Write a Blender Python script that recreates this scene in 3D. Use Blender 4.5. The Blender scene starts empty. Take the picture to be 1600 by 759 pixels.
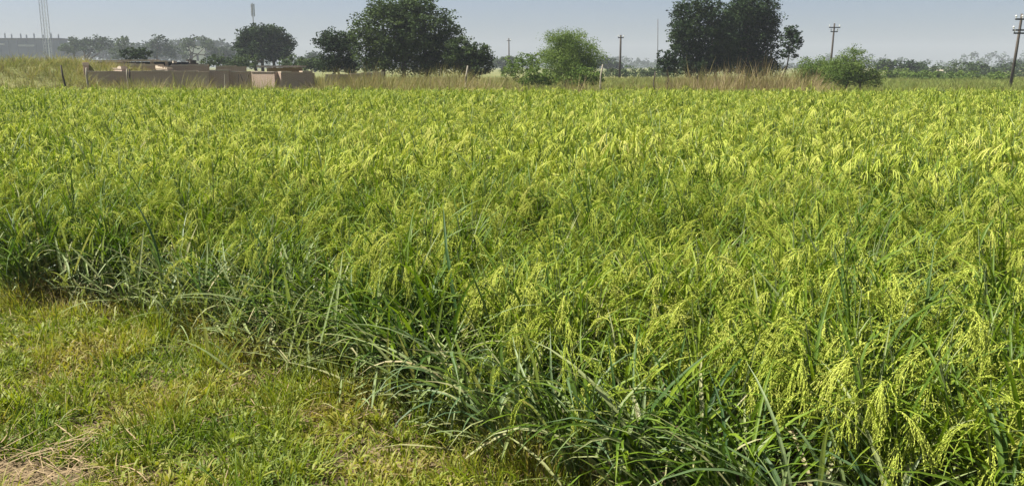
import bpy, math, random
import numpy as np
from mathutils import Vector, Matrix

random.seed(7)
R = np.random.default_rng(11)
SC = bpy.context.scene
COL = SC.collection
PI = math.pi

# ---------------------------------------------------------------- camera, sky, sun, exposure
F = 1386.0            # focal length in photograph pixels (1600 wide)
HORIZON = 104.0       # horizon row in the photograph
CAM_H = 1.55
PITCH = math.atan((379.5 - HORIZON) / F)
cam = bpy.data.cameras.new('camera')
cam.sensor_fit = 'HORIZONTAL'
cam.sensor_width = 36.0
cam.lens = 36.0 * F / 1600.0
cam.clip_start = 0.05
cam.clip_end = 6000.0
cam_ob = bpy.data.objects.new('camera', cam)
cam_ob.location = (0, 0, CAM_H)
cam_ob.rotation_euler = (PI / 2 - PITCH, 0, 0)
COL.objects.link(cam_ob)
SC.camera = cam_ob

SUN_EL = math.radians(55.0)
SUN_DIR = Vector((-0.98, 0.10, 0)).normalized()          # towards the sun, on the ground plane
sun_vec = Vector((SUN_DIR.x * math.cos(SUN_EL), SUN_DIR.y * math.cos(SUN_EL), math.sin(SUN_EL)))
sun = bpy.data.lights.new('sun', 'SUN')
sun.energy = 5.0
sun.angle = math.radians(0.6)
sun.color = (1.0, 0.95, 0.86)
sun_ob = bpy.data.objects.new('sun', sun)
sun_ob.rotation_euler = (-sun_vec).to_track_quat('-Z', 'Y').to_euler()
COL.objects.link(sun_ob)

world = bpy.data.worlds.new('World')
SC.world = world
world.use_nodes = True
wn = world.node_tree
wn.nodes.clear()
sky = wn.nodes.new('ShaderNodeTexSky')
sky.sky_type = 'NISHITA'
sky.sun_disc = False
sky.sun_elevation = SUN_EL
sky.sun_rotation = math.atan2(SUN_DIR.x, SUN_DIR.y)
sky.altitude = 200
sky.air_density = 0.55
sky.dust_density = 2.0
sky.ozone_density = 1.0
bg = wn.nodes.new('ShaderNodeBackground')
bg.inputs['Strength'].default_value = 0.050
wo = wn.nodes.new('ShaderNodeOutputWorld')
wn.links.new(sky.outputs['Color'], bg.inputs['Color'])
wn.links.new(bg.outputs['Background'], wo.inputs['Surface'])

SC.view_settings.view_transform = 'Standard'
SC.view_settings.look = 'None'
SC.view_settings.exposure = 1.33
SC.view_settings.gamma = 1.0
SC.view_settings.use_curve_mapping = False
SC.cycles.max_bounces = 8
SC.cycles.diffuse_bounces = 4
SC.cycles.transmission_bounces = 5
SC.cycles.volume_bounces = 1
SC.cycles.use_denoising = True

# ---------------------------------------------------------------- helpers
CP, SP = math.cos(PITCH), math.sin(PITCH)

def at(px, py, D):
    """Point in the place seen at photograph pixel (px, py), D metres ahead of the camera."""
    u, v = (px - 800) / F, (379.5 - py) / F
    dy, dz = CP + v * SP, -SP + v * CP
    t = D / dy
    return Vector((u * t, D, CAM_H + dz * t))

def gx(px, D):
    return at(px, HORIZON, D).x

def tag(o, label=None, cat=None, group=None, kind=None):
    if label: o['label'] = label
    if cat: o['category'] = cat
    if group: o['group'] = group
    if kind: o['kind'] = kind
    return o

def empty(name, loc, rz=0.0):
    o = bpy.data.objects.new(name, None)
    o.empty_display_size = 0.2
    o.location = loc
    o.rotation_euler = (0, 0, rz)
    COL.objects.link(o)
    return o

class MB:
    """Collects geometry for one mesh."""
    def __init__(s):
        s.v, s.f, s.m, s.t, s.n = [], [], [], [], 0
    def add(s, verts, faces, mat=0, tint=0.5):
        verts = np.asarray(verts, float).reshape(-1, 3)
        s.v.append(verts)
        s.f.extend([tuple(i + s.n for i in f) for f in faces])
        s.m.extend([mat] * len(faces))
        s.t.append(np.clip(np.broadcast_to(np.asarray(tint, float), (len(verts),)), 0, 1))
        s.n += len(verts)
    def extend(s, items, matmap):
        for kind, v, f, t in items:
            s.add(v, f, matmap[kind], t)
    def box(s, c, size, mat=0, tint=0.5, rz=0.0):
        x, y, z = [d / 2 for d in size]
        p = np.array([(-x, -y, -z), (x, -y, -z), (x, y, -z), (-x, y, -z), (-x, -y, z), (x, -y, z), (x, y, z), (-x, y, z)])
        cs, sn = math.cos(rz), math.sin(rz)
        p = p @ np.array([[cs, sn, 0], [-sn, cs, 0], [0, 0, 1]]) + np.array(c)
        s.add(p, [(0, 3, 2, 1), (4, 5, 6, 7), (0, 1, 5, 4), (1, 2, 6, 5), (2, 3, 7, 6), (3, 0, 4, 7)], mat, tint)
    def tube(s, pts, radii, n=6, mat=0, tint=0.5):
        v, f = tube(pts, radii, n)
        s.add(v, f, mat, tint)
    def mesh(s, name, mats, smooth=False):
        me = bpy.data.meshes.new(name)
        v = np.concatenate(s.v) if s.v else np.zeros((0, 3))
        me.from_pydata(v.tolist(), [], s.f)
        for m in mats: me.materials.append(m)
        me.polygons.foreach_set('material_index', np.array(s.m, dtype=np.int32))
        if smooth: me.polygons.foreach_set('use_smooth', np.ones(len(s.f), dtype=bool))
        a = me.attributes.new('tint', 'FLOAT', 'POINT')
        a.data.foreach_set('value', np.concatenate(s.t).astype(np.float32))
        me.update()
        return me
    def build(s, name, mats, parent=None, smooth=False, loc=None):
        if not isinstance(mats, (list, tuple)): mats = [mats]
        return link(name, s.mesh(name, mats, smooth), parent, loc)

def link(name, me, parent=None, loc=None):
    o = bpy.data.objects.new(name, me)
    COL.objects.link(o)
    if parent: o.parent = parent
    if loc is not None: o.location = loc
    return o

def tube(pts, radii, n=6):
    pts = [np.asarray(p, float) for p in pts]
    vs, fs = [], []
    ref = np.array([0.31, 0.17, 0.93])
    for i, p in enumerate(pts):
        d = pts[min(i + 1, len(pts) - 1)] - pts[max(i - 1, 0)]
        d = d / (np.linalg.norm(d) + 1e-9)
        if abs(d @ ref) > 0.95: ref = np.array([1.0, 0.1, 0.0])
        a = np.cross(d, ref); a /= np.linalg.norm(a)
        b = np.cross(d, a)
        for k in range(n):
            t = 2 * PI * k / n
            vs.append(p + radii[i] * (a * math.cos(t) + b * math.sin(t)))
    for i in range(len(pts) - 1):
        for k in range(n):
            k2 = (k + 1) % n
            fs.append((i * n + k, i * n + k2, (i + 1) * n + k2, (i + 1) * n + k))
    fs.append(tuple(range((len(pts) - 1) * n, len(pts) * n)))
    fs.append(tuple(range(n - 1, -1, -1)))
    return np.array(vs), fs

def quads_object(name, V, mat, parent=None, tint=None, kind=None):
    """V: (n, 4, 3) array of quad corners -> one mesh object."""
    n = len(V)
    me = bpy.data.meshes.new(name)
    me.vertices.add(n * 4); me.loops.add(n * 4); me.polygons.add(n)
    me.vertices.foreach_set('co', V.reshape(-1).astype(np.float32))
    me.loops.foreach_set('vertex_index', np.arange(n * 4, dtype=np.int32))
    me.polygons.foreach_set('loop_start', np.arange(0, n * 4, 4, dtype=np.int32))
    a = me.attributes.new('tint', 'FLOAT', 'POINT')
    a.data.foreach_set('value', np.repeat(tint if tint is not None else R.random(n), 4).astype(np.float32))
    me.materials.append(mat)
    me.update(calc_edges=True)
    o = link(name, me, parent)
    if kind: o['kind'] = kind
    return o

# ---------------------------------------------------------------- materials
def new_mat(name):
    m = bpy.data.materials.new(name)
    m.use_nodes = True
    nt = m.node_tree
    nt.nodes.clear()
    out = nt.nodes.new('ShaderNodeOutputMaterial')
    return m, nt, out

def ramp_node(nt, stops):
    r = nt.nodes.new('ShaderNodeValToRGB')
    el = r.color_ramp.elements
    while len(el) < len(stops): el.new(0.5)
    for e, (p, c) in zip(el, stops):
        e.position = p
        e.color = (*c, 1)
    return r

def leaf_mat(name, stops, trans=0.35, rough=0.5, spec=0.4, inst=0.0, tcol=(1.25, 1.3, 0.6), noise=0.0, nscale=1.0):
    """Two sided leaf: colour from the blade's own tint, the plant's tint and soft noise."""
    m, nt, out = new_mat(name)
    L = nt.links.new
    at_ = nt.nodes.new('ShaderNodeAttribute'); at_.attribute_name = 'tint'
    val = at_.outputs['Fac']
    if inst:
        ai = nt.nodes.new('ShaderNodeAttribute'); ai.attribute_type = 'INSTANCER'; ai.attribute_name = 'itint'
        mx = nt.nodes.new('ShaderNodeMix'); mx.inputs[0].default_value = inst
        L(val, mx.inputs[2]); L(ai.outputs['Fac'], mx.inputs[3])
        val = mx.outputs[0]
    if noise:
        g = nt.nodes.new('ShaderNodeNewGeometry')
        nz = nt.nodes.new('ShaderNodeTexNoise'); nz.inputs['Scale'].default_value = nscale; nz.inputs['Detail'].default_value = 3
        L(g.outputs['Position'], nz.inputs['Vector'])
        ma = nt.nodes.new('ShaderNodeMath'); ma.operation = 'MULTIPLY_ADD'
        ma.inputs[1].default_value = noise
        L(nz.outputs['Fac'], ma.inputs[0])
        mb = nt.nodes.new('ShaderNodeMath'); mb.operation = 'SUBTRACT'; mb.inputs[1].default_value = noise * 0.5
        L(val, mb.inputs[0]); L(mb.outputs[0], ma.inputs[2])
        val = ma.outputs[0]
    r = ramp_node(nt, stops)
    L(val, r.inputs['Fac'])
    p = nt.nodes.new('ShaderNodeBsdfPrincipled')
    p.inputs['Roughness'].default_value = rough
    p.inputs['Specular IOR Level'].default_value = spec
    L(r.outputs['Color'], p.inputs['Base Color'])
    if trans:
        t = nt.nodes.new('ShaderNodeBsdfTranslucent')
        mc = nt.nodes.new('ShaderNodeMix'); mc.data_type = 'RGBA'; mc.blend_type = 'MULTIPLY'
        mc.inputs[0].default_value = 1.0
        mc.inputs[7].default_value = (*tcol, 1)
        L(r.outputs['Color'], mc.inputs[6])
        L(mc.outputs[2], t.inputs['Color'])
        ms = nt.nodes.new('ShaderNodeMixShader'); ms.inputs[0].default_value = trans
        L(p.outputs[0], ms.inputs[1]); L(t.outputs[0], ms.inputs[2])
        L(ms.outputs[0], out.inputs['Surface'])
    else:
        L(p.outputs[0], out.inputs['Surface'])
    return m

def rough_mat(name, a, b, scale=6.0, rough=0.9, detail=4.0, spec=0.2, bump=0.0, stretch=None):
    m, nt, out = new_mat(name)
    L = nt.links.new
    tc = nt.nodes.new('ShaderNodeTexCoord')
    nz = nt.nodes.new('ShaderNodeTexNoise'); nz.inputs['Scale'].default_value = scale; nz.inputs['Detail'].default_value = detail
    src = tc.outputs['Object']
    if stretch:
        mp = nt.nodes.new('ShaderNodeMapping'); mp.inputs['Scale'].default_value = stretch
        L(src, mp.inputs['Vector']); src = mp.outputs['Vector']
    L(src, nz.inputs['Vector'])
    r = ramp_node(nt, [(0.3, a), (0.7, b)])
    L(nz.outputs['Fac'], r.inputs['Fac'])
    p = nt.nodes.new('ShaderNodeBsdfPrincipled')
    p.inputs['Roughness'].default_value = rough
    p.inputs['Specular IOR Level'].default_value = spec
    L(r.outputs['Color'], p.inputs['Base Color'])
    if bump:
        b_ = nt.nodes.new('ShaderNodeBump'); b_.inputs['Strength'].default_value = bump; b_.inputs['Distance'].default_value = 0.05
        L(nz.outputs['Fac'], b_.inputs['Height']); L(b_.outputs['Normal'], p.inputs['Normal'])
    L(p.outputs[0], out.inputs['Surface'])
    return m

RICE_LEAF = leaf_mat('rice_leaf', [(0.0, (0.028, 0.072, 0.020)), (0.5, (0.120, 0.187, 0.012)), (0.85, (0.23, 0.28, 0.030)), (1.0, (0.34, 0.34, 0.13))],
                     trans=0.27, rough=0.5, spec=0.16, inst=0.42)
BROAD_LEAF = leaf_mat('broad_rice_leaf', [(0.0, (0.045, 0.095, 0.040)), (0.5, (0.105, 0.165, 0.060)), (0.85, (0.22, 0.28, 0.12)), (1.0, (0.30, 0.26, 0.14))], trans=0.3, rough=0.5, spec=0.35)
RICE_STEM = leaf_mat('rice_stem', [(0.0, (0.06, 0.10, 0.03)), (1.0, (0.17, 0.20, 0.07))], trans=0.0, rough=0.6, inst=0.3)
PANICLE = leaf_mat('rice_panicle', [(0.0, (0.28, 0.36, 0.038)), (0.6, (0.42, 0.47, 0.085)), (1.0, (0.57, 0.53, 0.18))],
                   trans=0.25, rough=0.65, spec=0.10, inst=0.4, tcol=(1.1, 1.1, 0.7))
DRY_LEAF = leaf_mat('dry_rice_leaf', [(0.0, (0.11, 0.17, 0.05)), (0.55, (0.22, 0.27, 0.10)), (1.0, (0.35, 0.31, 0.16))], trans=0.25, rough=0.6, spec=0.3)
TURF = leaf_mat('turf_blade', [(0.0, (0.07, 0.13, 0.015)), (0.4, (0.20, 0.245, 0.022)), (0.65, (0.27, 0.25, 0.04)), (0.85, (0.24, 0.19, 0.075)), (1.0, (0.34, 0.26, 0.14))],
                trans=0.35, rough=0.55, spec=0.3, inst=0.7)
TALL_DRY = leaf_mat('tall_dry_grass_blade', [(0.0, (0.13, 0.20, 0.03)), (0.45, (0.21, 0.21, 0.06)), (0.75, (0.26, 0.20, 0.11)), (1.0, (0.37, 0.29, 0.19))],
                    trans=0.3, rough=0.7, spec=0.2, inst=0.65, tcol=(1.1, 1.05, 0.8))
STRAW = leaf_mat('straw', [(0.0, (0.12, 0.08, 0.04)), (1.0, (0.34, 0.25, 0.13))], trans=0.15, rough=0.6, spec=0.3)
BARK = rough_mat('bark', (0.05, 0.038, 0.028), (0.12, 0.095, 0.07), 3.0, bump=0.5)
POLE_WOOD = rough_mat('weathered_wood', (0.035, 0.03, 0.025), (0.10, 0.085, 0.07), 8.0, stretch=(1, 1, 0.1))
POLE_PALE = rough_mat('pale_wood', (0.24, 0.22, 0.165), (0.34, 0.31, 0.24), 8.0, stretch=(1, 1, 0.1))
STEEL = rough_mat('galvanised_steel', (0.20, 0.22, 0.24), (0.32, 0.34, 0.36), 2.0, rough=0.55)
STEEL_PALE = rough_mat('pale_painted_steel', (0.6, 0.62, 0.64), (0.72, 0.73, 0.74), 2.0, rough=0.5)
STEEL_DARK = rough_mat('dark_steel', (0.03, 0.032, 0.035), (0.06, 0.06, 0.065), 2.0, rough=0.6)
CERAMIC = rough_mat('insulator_ceramic', (0.55, 0.55, 0.52), (0.7, 0.7, 0.66), 4.0, rough=0.3, spec=0.5)
CREAM = rough_mat('cream_slab', (0.36, 0.29, 0.22), (0.52, 0.44, 0.34), 2.0, bump=0.2)
PLASTER = rough_mat('pale_mortar', (0.34, 0.29, 0.23), (0.48, 0.42, 0.34), 2.5, bump=0.3)
CONCRETE_BLUE = rough_mat('grey_sheet_metal', (0.04, 0.056, 0.085), (0.075, 0.095, 0.13), 0.15, rough=0.7)
WHITEWASH = rough_mat('whitewash', (0.60, 0.60, 0.56), (0.74, 0.73, 0.68), 0.8)
RUBBLE = rough_mat('rubble', (0.05, 0.045, 0.04), (0.15, 0.13, 0.11), 3.0, bump=0.6)
OPENING_SHADE = rough_mat('opening_shade', (0.012, 0.012, 0.013), (0.02, 0.02, 0.02), 3.0)  # near-black colour standing for the shade inside openings

def brick_mat():
    m, nt, out = new_mat('weathered_brick')
    L = nt.links.new
    tc = nt.nodes.new('ShaderNodeTexCoord')
    mp = nt.nodes.new('ShaderNodeMapping')
    mp.inputs['Rotation'].default_value = (PI / 2, 0, 0)
    b = nt.nodes.new('ShaderNodeTexBrick')
    b.inputs['Scale'].default_value = 1.0
    b.inputs['Brick Width'].default_value = 0.24
    b.inputs['Row Height'].default_value = 0.050
    b.inputs['Mortar Size'].default_value = 0.010
    b.inputs['Color1'].default_value = (0.32, 0.20, 0.145, 1)
    b.inputs['Color2'].default_value = (0.38, 0.25, 0.19, 1)
    b.inputs['Mortar'].default_value = (0.42, 0.36, 0.29, 1)
    L(tc.outputs['Object'], mp.inputs['Vector']); L(mp.outputs['Vector'], b.inputs['Vector'])
    nz = nt.nodes.new('ShaderNodeTexNoise'); nz.inputs['Scale'].default_value = 1.1; nz.inputs['Detail'].default_value = 5
    L(tc.outputs['Object'], nz.inputs['Vector'])
    mr = nt.nodes.new('ShaderNodeMapRange'); mr.inputs[1].default_value = 0.42; mr.inputs[2].default_value = 0.95
    L(nz.outputs['Fac'], mr.inputs[0])
    mx = nt.nodes.new('ShaderNodeMix'); mx.data_type = 'RGBA'
    mx.inputs[7].default_value = (0.40, 0.33, 0.24, 1)
    L(mr.outputs[0], mx.inputs[0]); L(b.outputs['Color'], mx.inputs[6])
    p = nt.nodes.new('ShaderNodeBsdfPrincipled'); p.inputs['Roughness'].default_value = 0.92
    L(mx.outputs[2], p.inputs['Base Color']); L(p.outputs[0], out.inputs['Surface'])
    return m
BRICK = brick_mat()

def ground_mat():
    m, nt, out = new_mat('field_ground')
    L = nt.links.new
    g = nt.nodes.new('ShaderNodeNewGeometry')
    def noise(s, d=4, st=None):
        n = nt.nodes.new('ShaderNodeTexNoise'); n.inputs['Scale'].default_value = s; n.inputs['Detail'].default_value = d
        src = g.outputs['Position']
        if st:
            mp = nt.nodes.new('ShaderNodeMapping'); mp.inputs['Scale'].default_value = st
            L(src, mp.inputs['Vector']); src = mp.outputs['Vector']
        L(src, n.inputs['Vector'])
        return n.outputs['Fac']
    soil = ramp_node(nt, [(0.3, (0.055, 0.042, 0.026)), (0.55, (0.12, 0.09, 0.052)), (0.75, (0.22, 0.165, 0.10))])
    L(noise(3.0, 8), soil.inputs['Fac'])
    far = ramp_node(nt, [(0.36, (0.085, 0.12, 0.03)), (0.50, (0.14, 0.15, 0.05)), (0.66, (0.22, 0.19, 0.09))])
    L(noise(0.06, 6, (0.5, 2.0, 1)), far.inputs['Fac'])
    sep = nt.nodes.new('ShaderNodeSeparateXYZ'); L(g.outputs['Position'], sep.inputs[0])
    mr = nt.nodes.new('ShaderNodeMapRange'); mr.inputs[1].default_value = 33; mr.inputs[2].default_value = 40
    L(sep.outputs['Y'], mr.inputs[0])
    mx = nt.nodes.new('ShaderNodeMix'); mx.data_type = 'RGBA'
    L(mr.outputs[0], mx.inputs[0]); L(soil.outputs['Color'], mx.inputs[6]); L(far.outputs['Color'], mx.inputs[7])
    p = nt.nodes.new('ShaderNodeBsdfPrincipled'); p.inputs['Roughness'].default_value = 0.95; p.inputs['Specular IOR Level'].default_value = 0.1
    L(mx.outputs[2], p.inputs['Base Color'])
    bp = nt.nodes.new('ShaderNodeBump'); bp.inputs['Strength'].default_value = 0.7; bp.inputs['Distance'].default_value = 0.03
    L(noise(14.0, 6), bp.inputs['Height']); L(bp.outputs['Normal'], p.inputs['Normal'])
    L(p.outputs[0], out.inputs['Surface'])
    return m

# ---------------------------------------------------------------- ground
def mound(x, y):
    """Grassy rise left of the brick walls."""
    e = np.exp(-(((x + 27.5) / 8.5) ** 2 + ((y - 52) / 9.0) ** 2) ** 1.4)
    return 1.6 * e

def ground_z(x, y):
    x = np.asarray(x, float); y = np.asarray(y, float)
    return mound(x, y) + 0.02 * np.sin(x * 2.1 + 0.4) * np.sin(y * 1.7) + 0.012 * np.sin(x * 5.3 + y * 4.1)

def axis(lo, hi, dense_lo, dense_hi, step, grow=1.25):
    a = list(np.arange(dense_lo, dense_hi + 1e-6, step))
    s, v = step, dense_hi
    while v < hi:
        s *= grow; v += s; a.append(min(v, hi))
    s, v, left = step, dense_lo, []
    while v > lo:
        s *= grow; v -= s; left.append(max(v, lo))
    return np.array(left[::-1] + a)

xs = axis(-1450, 1450, -10, 10, 0.4, 1.12)
ys = axis(-250, 1900, -2, 16, 0.4, 1.10)
X, Y = np.meshgrid(xs, ys)
Z = ground_z(X, Y)
nx, ny = len(xs), len(ys)
gm = MB()
idx = np.arange(nx * ny).reshape(ny, nx)
gm.add(np.stack([X, Y, Z], -1).reshape(-1, 3),
       np.stack([idx[:-1, :-1], idx[:-1, 1:], idx[1:, 1:], idx[1:, :-1]], -1).reshape(-1, 4).tolist())
ground = gm.build('ground', ground_mat(), smooth=True)
ground['kind'] = 'structure'

# ---------------------------------------------------------------- blades, tillers, panicles
def rib(points, widths, up_side, fold=0.25):
    """A folded ribbon along points; up_side: sideways unit vector."""
    pts = np.asarray(points, float)
    n = len(pts)
    tang = np.gradient(pts, axis=0)
    tang /= np.linalg.norm(tang, axis=1)[:, None] + 1e-9
    side = np.broadcast_to(np.asarray(up_side, float), (n, 3))
    side = side - tang * (side * tang).sum(1)[:, None]
    side = side / (np.linalg.norm(side, axis=1)[:, None] + 1e-9)
    nor = np.cross(tang, side)
    w = np.asarray(widths)[:, None] * 0.5
    v = np.empty((n, 3, 3))
    v[:, 0] = pts - side * w + nor * w * fold
    v[:, 1] = pts
    v[:, 2] = pts + side * w + nor * w * fold
    f = []
    for i in range(n - 1):
        a = i * 3
        f += [(a, a + 1, a + 4, a + 3), (a + 1, a + 2, a + 5, a + 4)]
    return v.reshape(-1, 3), f

def flat_rib(points, widths, up_side):
    pts = np.asarray(points, float)
    n = len(pts)
    side = np.asarray(up_side, float)
    w = np.asarray(widths)[:, None] * 0.5
    v = np.empty((n, 2, 3))
    v[:, 0] = pts - side * w
    v[:, 1] = pts + side * w
    f = [(2 * i, 2 * i + 1, 2 * i + 3, 2 * i + 2) for i in range(n - 1)]
    return v.reshape(-1, 3), f

def arc(p0, az, ang0, bend, length, n, rng, wob=0.06, power=1.3):
    """Curve starting at p0, tilted ang0 from vertical towards az and bending further by `bend`."""
    pts = [np.array(p0, float)]
    st = length / n
    a2 = az
    for i in range(n):
        s = (i + 0.5) / n
        a = ang0 + bend * s ** power
        a2 += rng.normal(0, wob)
        pts.append(pts[-1] + st * np.array([math.sin(a) * math.cos(a2), math.sin(a) * math.sin(a2), math.cos(a)]))
    return np.array(pts)

def blade(p0, az, ang0, bend, length, width, rng, n=7, fold=0.3):
    pts = arc(p0, az, ang0, bend, length, n, rng)
    s = np.linspace(0, 1, n + 1)
    w = width * np.minimum(1.0, 0.45 + 2.2 * s) * np.clip(1 - s ** 2.6, 0.03, 1)
    tw = rng.normal(0, 0.35)
    side = np.array([-math.sin(az + tw), math.cos(az + tw), rng.normal(0, 0.2)])
    return rib(pts, w, side, fold)

def panicle(p0, az, ang0, rng, length=0.18, lod=0):
    """Drooping head of rice: axis, side branches and the grains on them."""
    out_v, out_f, out_t, n0 = [], [], [], 0
    base_t = rng.uniform(0.15, 0.75)
    def put(v, f):
        nonlocal n0
        out_t.append(np.full(len(v), base_t + rng.normal(0, 0.16))); out_v.append(v); out_f.extend([tuple(i + n0 for i in q) for q in f]); n0 += len(v)
    bend = rng.uniform(2.2, 2.85) - ang0 * 0.5
    ax = arc(p0, az, ang0, bend, length, 10 if lod == 0 else 6, rng, 0.03, 0.40)
    side = np.array([-math.sin(az), math.cos(az), 0.0])
    put(*flat_rib(ax, np.linspace(0.0028, 0.0014, len(ax)) * (1 if lod == 0 else 2.5), side))
    nb = (13, 7, 4)[lod]
    for b in range(nb):
        s = 0.10 + 0.90 * b / nb
        k = s * (len(ax) - 1); i = min(int(k), len(ax) - 2)
        p = ax[i] + (ax[i + 1] - ax[i]) * (k - i)
        a_here = ang0 + bend * s ** 0.40
        baz = az + rng.normal(0, 0.45)
        L = length * rng.uniform(0.55, 0.90) * (1.15 - 0.45 * s)
        br = arc(p, baz, a_here + rng.uniform(-0.12, 0.12), max(0.12, 2.95 - a_here) * rng.uniform(0.75, 1.0), L, 6 if lod == 0 else 3, rng, 0.08, 0.8)
        bs = np.array([-math.sin(baz), math.cos(baz), 0.0])
        if lod == 0:
            put(*flat_rib(br, np.full(len(br), 0.0013), bs))
            ng = 15
            for g in range(ng):
                kk = (g + 0.8) / ng * (len(br) - 1) * 0.999; j = min(int(kk), len(br) - 2)
                q = br[j] + (br[j + 1] - br[j]) * (kk - j)
                d = br[j + 1] - br[j]; d = d / np.linalg.norm(d)
                d = d + rng.normal(0, 0.28, 3); d /= np.linalg.norm(d)
                c = np.cross(d, rng.normal(0, 1, 3)); c /= np.linalg.norm(c) + 1e-9
                e = np.cross(d, c)
                gl, gw = rng.uniform(0.009, 0.0115), 0.0021
                v = np.array([q, q + d * gl * 0.45 + c * gw, q + d * gl, q + d * gl * 0.45 - c * gw, q + d * gl * 0.45 + e * gw * 1.1])
                put(v, [(0, 1, 4), (1, 2, 4), (2, 3, 4), (3, 0, 4)])
        elif lod == 1:
            w = np.array([0.003, 0.007, 0.008, 0.003])
            put(*rib(br, w, bs, 0.6))
        else:
            put(*rib(br, np.array([0.005, 0.010, 0.010, 0.003]), bs, 0.6))
    return np.concatenate(out_v), out_f, np.concatenate(out_t)

def tiller(rng, base, az, lean, h, lod=0, leaves=4, head=True, dry=0.08, big=1.0):
    """One stem of rice with its leaves and head: list of (kind, verts, faces, tint)."""
    items = []
    st = arc(base, az, lean, rng.uniform(0.05, 0.25), h, 5 if lod == 0 else 3, rng, 0.03)
    r = np.linspace(0.0032, 0.0018, len(st)) * (1, 1.3, 2.0)[lod]
    v, f = tube(st, r, 4 if lod == 0 else 3)
    items.append(('stem', v, f, rng.uniform(0, 1)))
    for k in range(leaves):
        s = (0.22 + 0.78 * (k + rng.uniform(0, 0.5)) / leaves)
        s = min(s, 0.98) if (head and k < leaves - 1) or not head else rng.uniform(0.72, 0.92)
        kk = s * (len(st) - 1); i = min(int(kk), len(st) - 2)
        p = st[i] + (st[i + 1] - st[i]) * (kk - i)
        la = az + rng.normal(0, 1.3)
        if k == leaves - 1:                                  # flag leaf, upright
            ang0, bend, L, w = (rng.uniform(0.15, 0.7) if lod == 0 else rng.uniform(0.08, 0.5)), (rng.uniform(0.3, 1.7) if lod == 0 else rng.uniform(0.1, 0.9)), rng.uniform(0.13, 0.25), rng.uniform(0.009, 0.013)
        else:
            ang0, bend, L, w = rng.uniform(0.15, 0.6), rng.uniform(0.5, 2.1), rng.uniform(0.30, 0.50), rng.uniform(0.009, 0.013)
        w *= (1.0, 1.35, 1.9)[lod] * (1 + (big - 1) * 2.2); L *= big
        v, f = blade(p, la, ang0, bend, L, w, rng, (7, 5, 4)[lod])
        if rng.random() < dry and (k < leaves - 1 or lod): items.append(('dry', v, f, rng.uniform(0.2, 1)))
        else:
            t = np.full(len(v), float(np.clip(rng.normal(0.42, 0.26), 0, 0.88)))
            t[1::3] += 0.10                                      # midrib
            if rng.random() < 0.45: t[-3 * (1 + int(rng.random() < 0.5)):] += rng.uniform(0.2, 0.7)   # dry tip
            items.append(('leaf', v, f, t))
    if head:
        d = st[-1] - st[-2]
        a0 = math.acos(max(-1, min(1, d[2] / np.linalg.norm(d))))
        paz = math.atan2(d[1], d[0]) + rng.normal(0, 0.5)
        L = rng.uniform(0.11, 0.16) if lod == 0 else rng.uniform(0.13, 0.18)
        v, f, t = panicle(st[-1], paz, a0 + 0.1, rng, L, lod)
        items.append(('panicle', v, f, t))
    return items

RICE_MATS = [RICE_LEAF, RICE_STEM, PANICLE, DRY_LEAF]
RICE_MAP = {'leaf': 0, 'stem': 1, 'panicle': 2, 'dry': 3}

def rice_clump(seed, lod, n_till, spread, hmean, head_p=0.8, big=1.0):
    rng = np.random.default_rng(seed)
    mb = MB()
    for k in range(n_till):
        az = rng.uniform(0, 2 * PI)
        rr = spread * math.sqrt(rng.random())
        base = (rr * math.cos(az), rr * math.sin(az), 0)
        h = rng.normal(hmean, 0.06)
        mb.extend(tiller(rng, base, az, abs(rng.normal(0.10, 0.12)), h, lod, leaves=4 if lod == 0 else 3, head=rng.random() < head_p, big=big), RICE_MAP)
    return mb.mesh('rice_hill', RICE_MATS)

def proto(me):
    return bpy.data.objects.new(me.name, me)          # never linked: only its geometry is read

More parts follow.
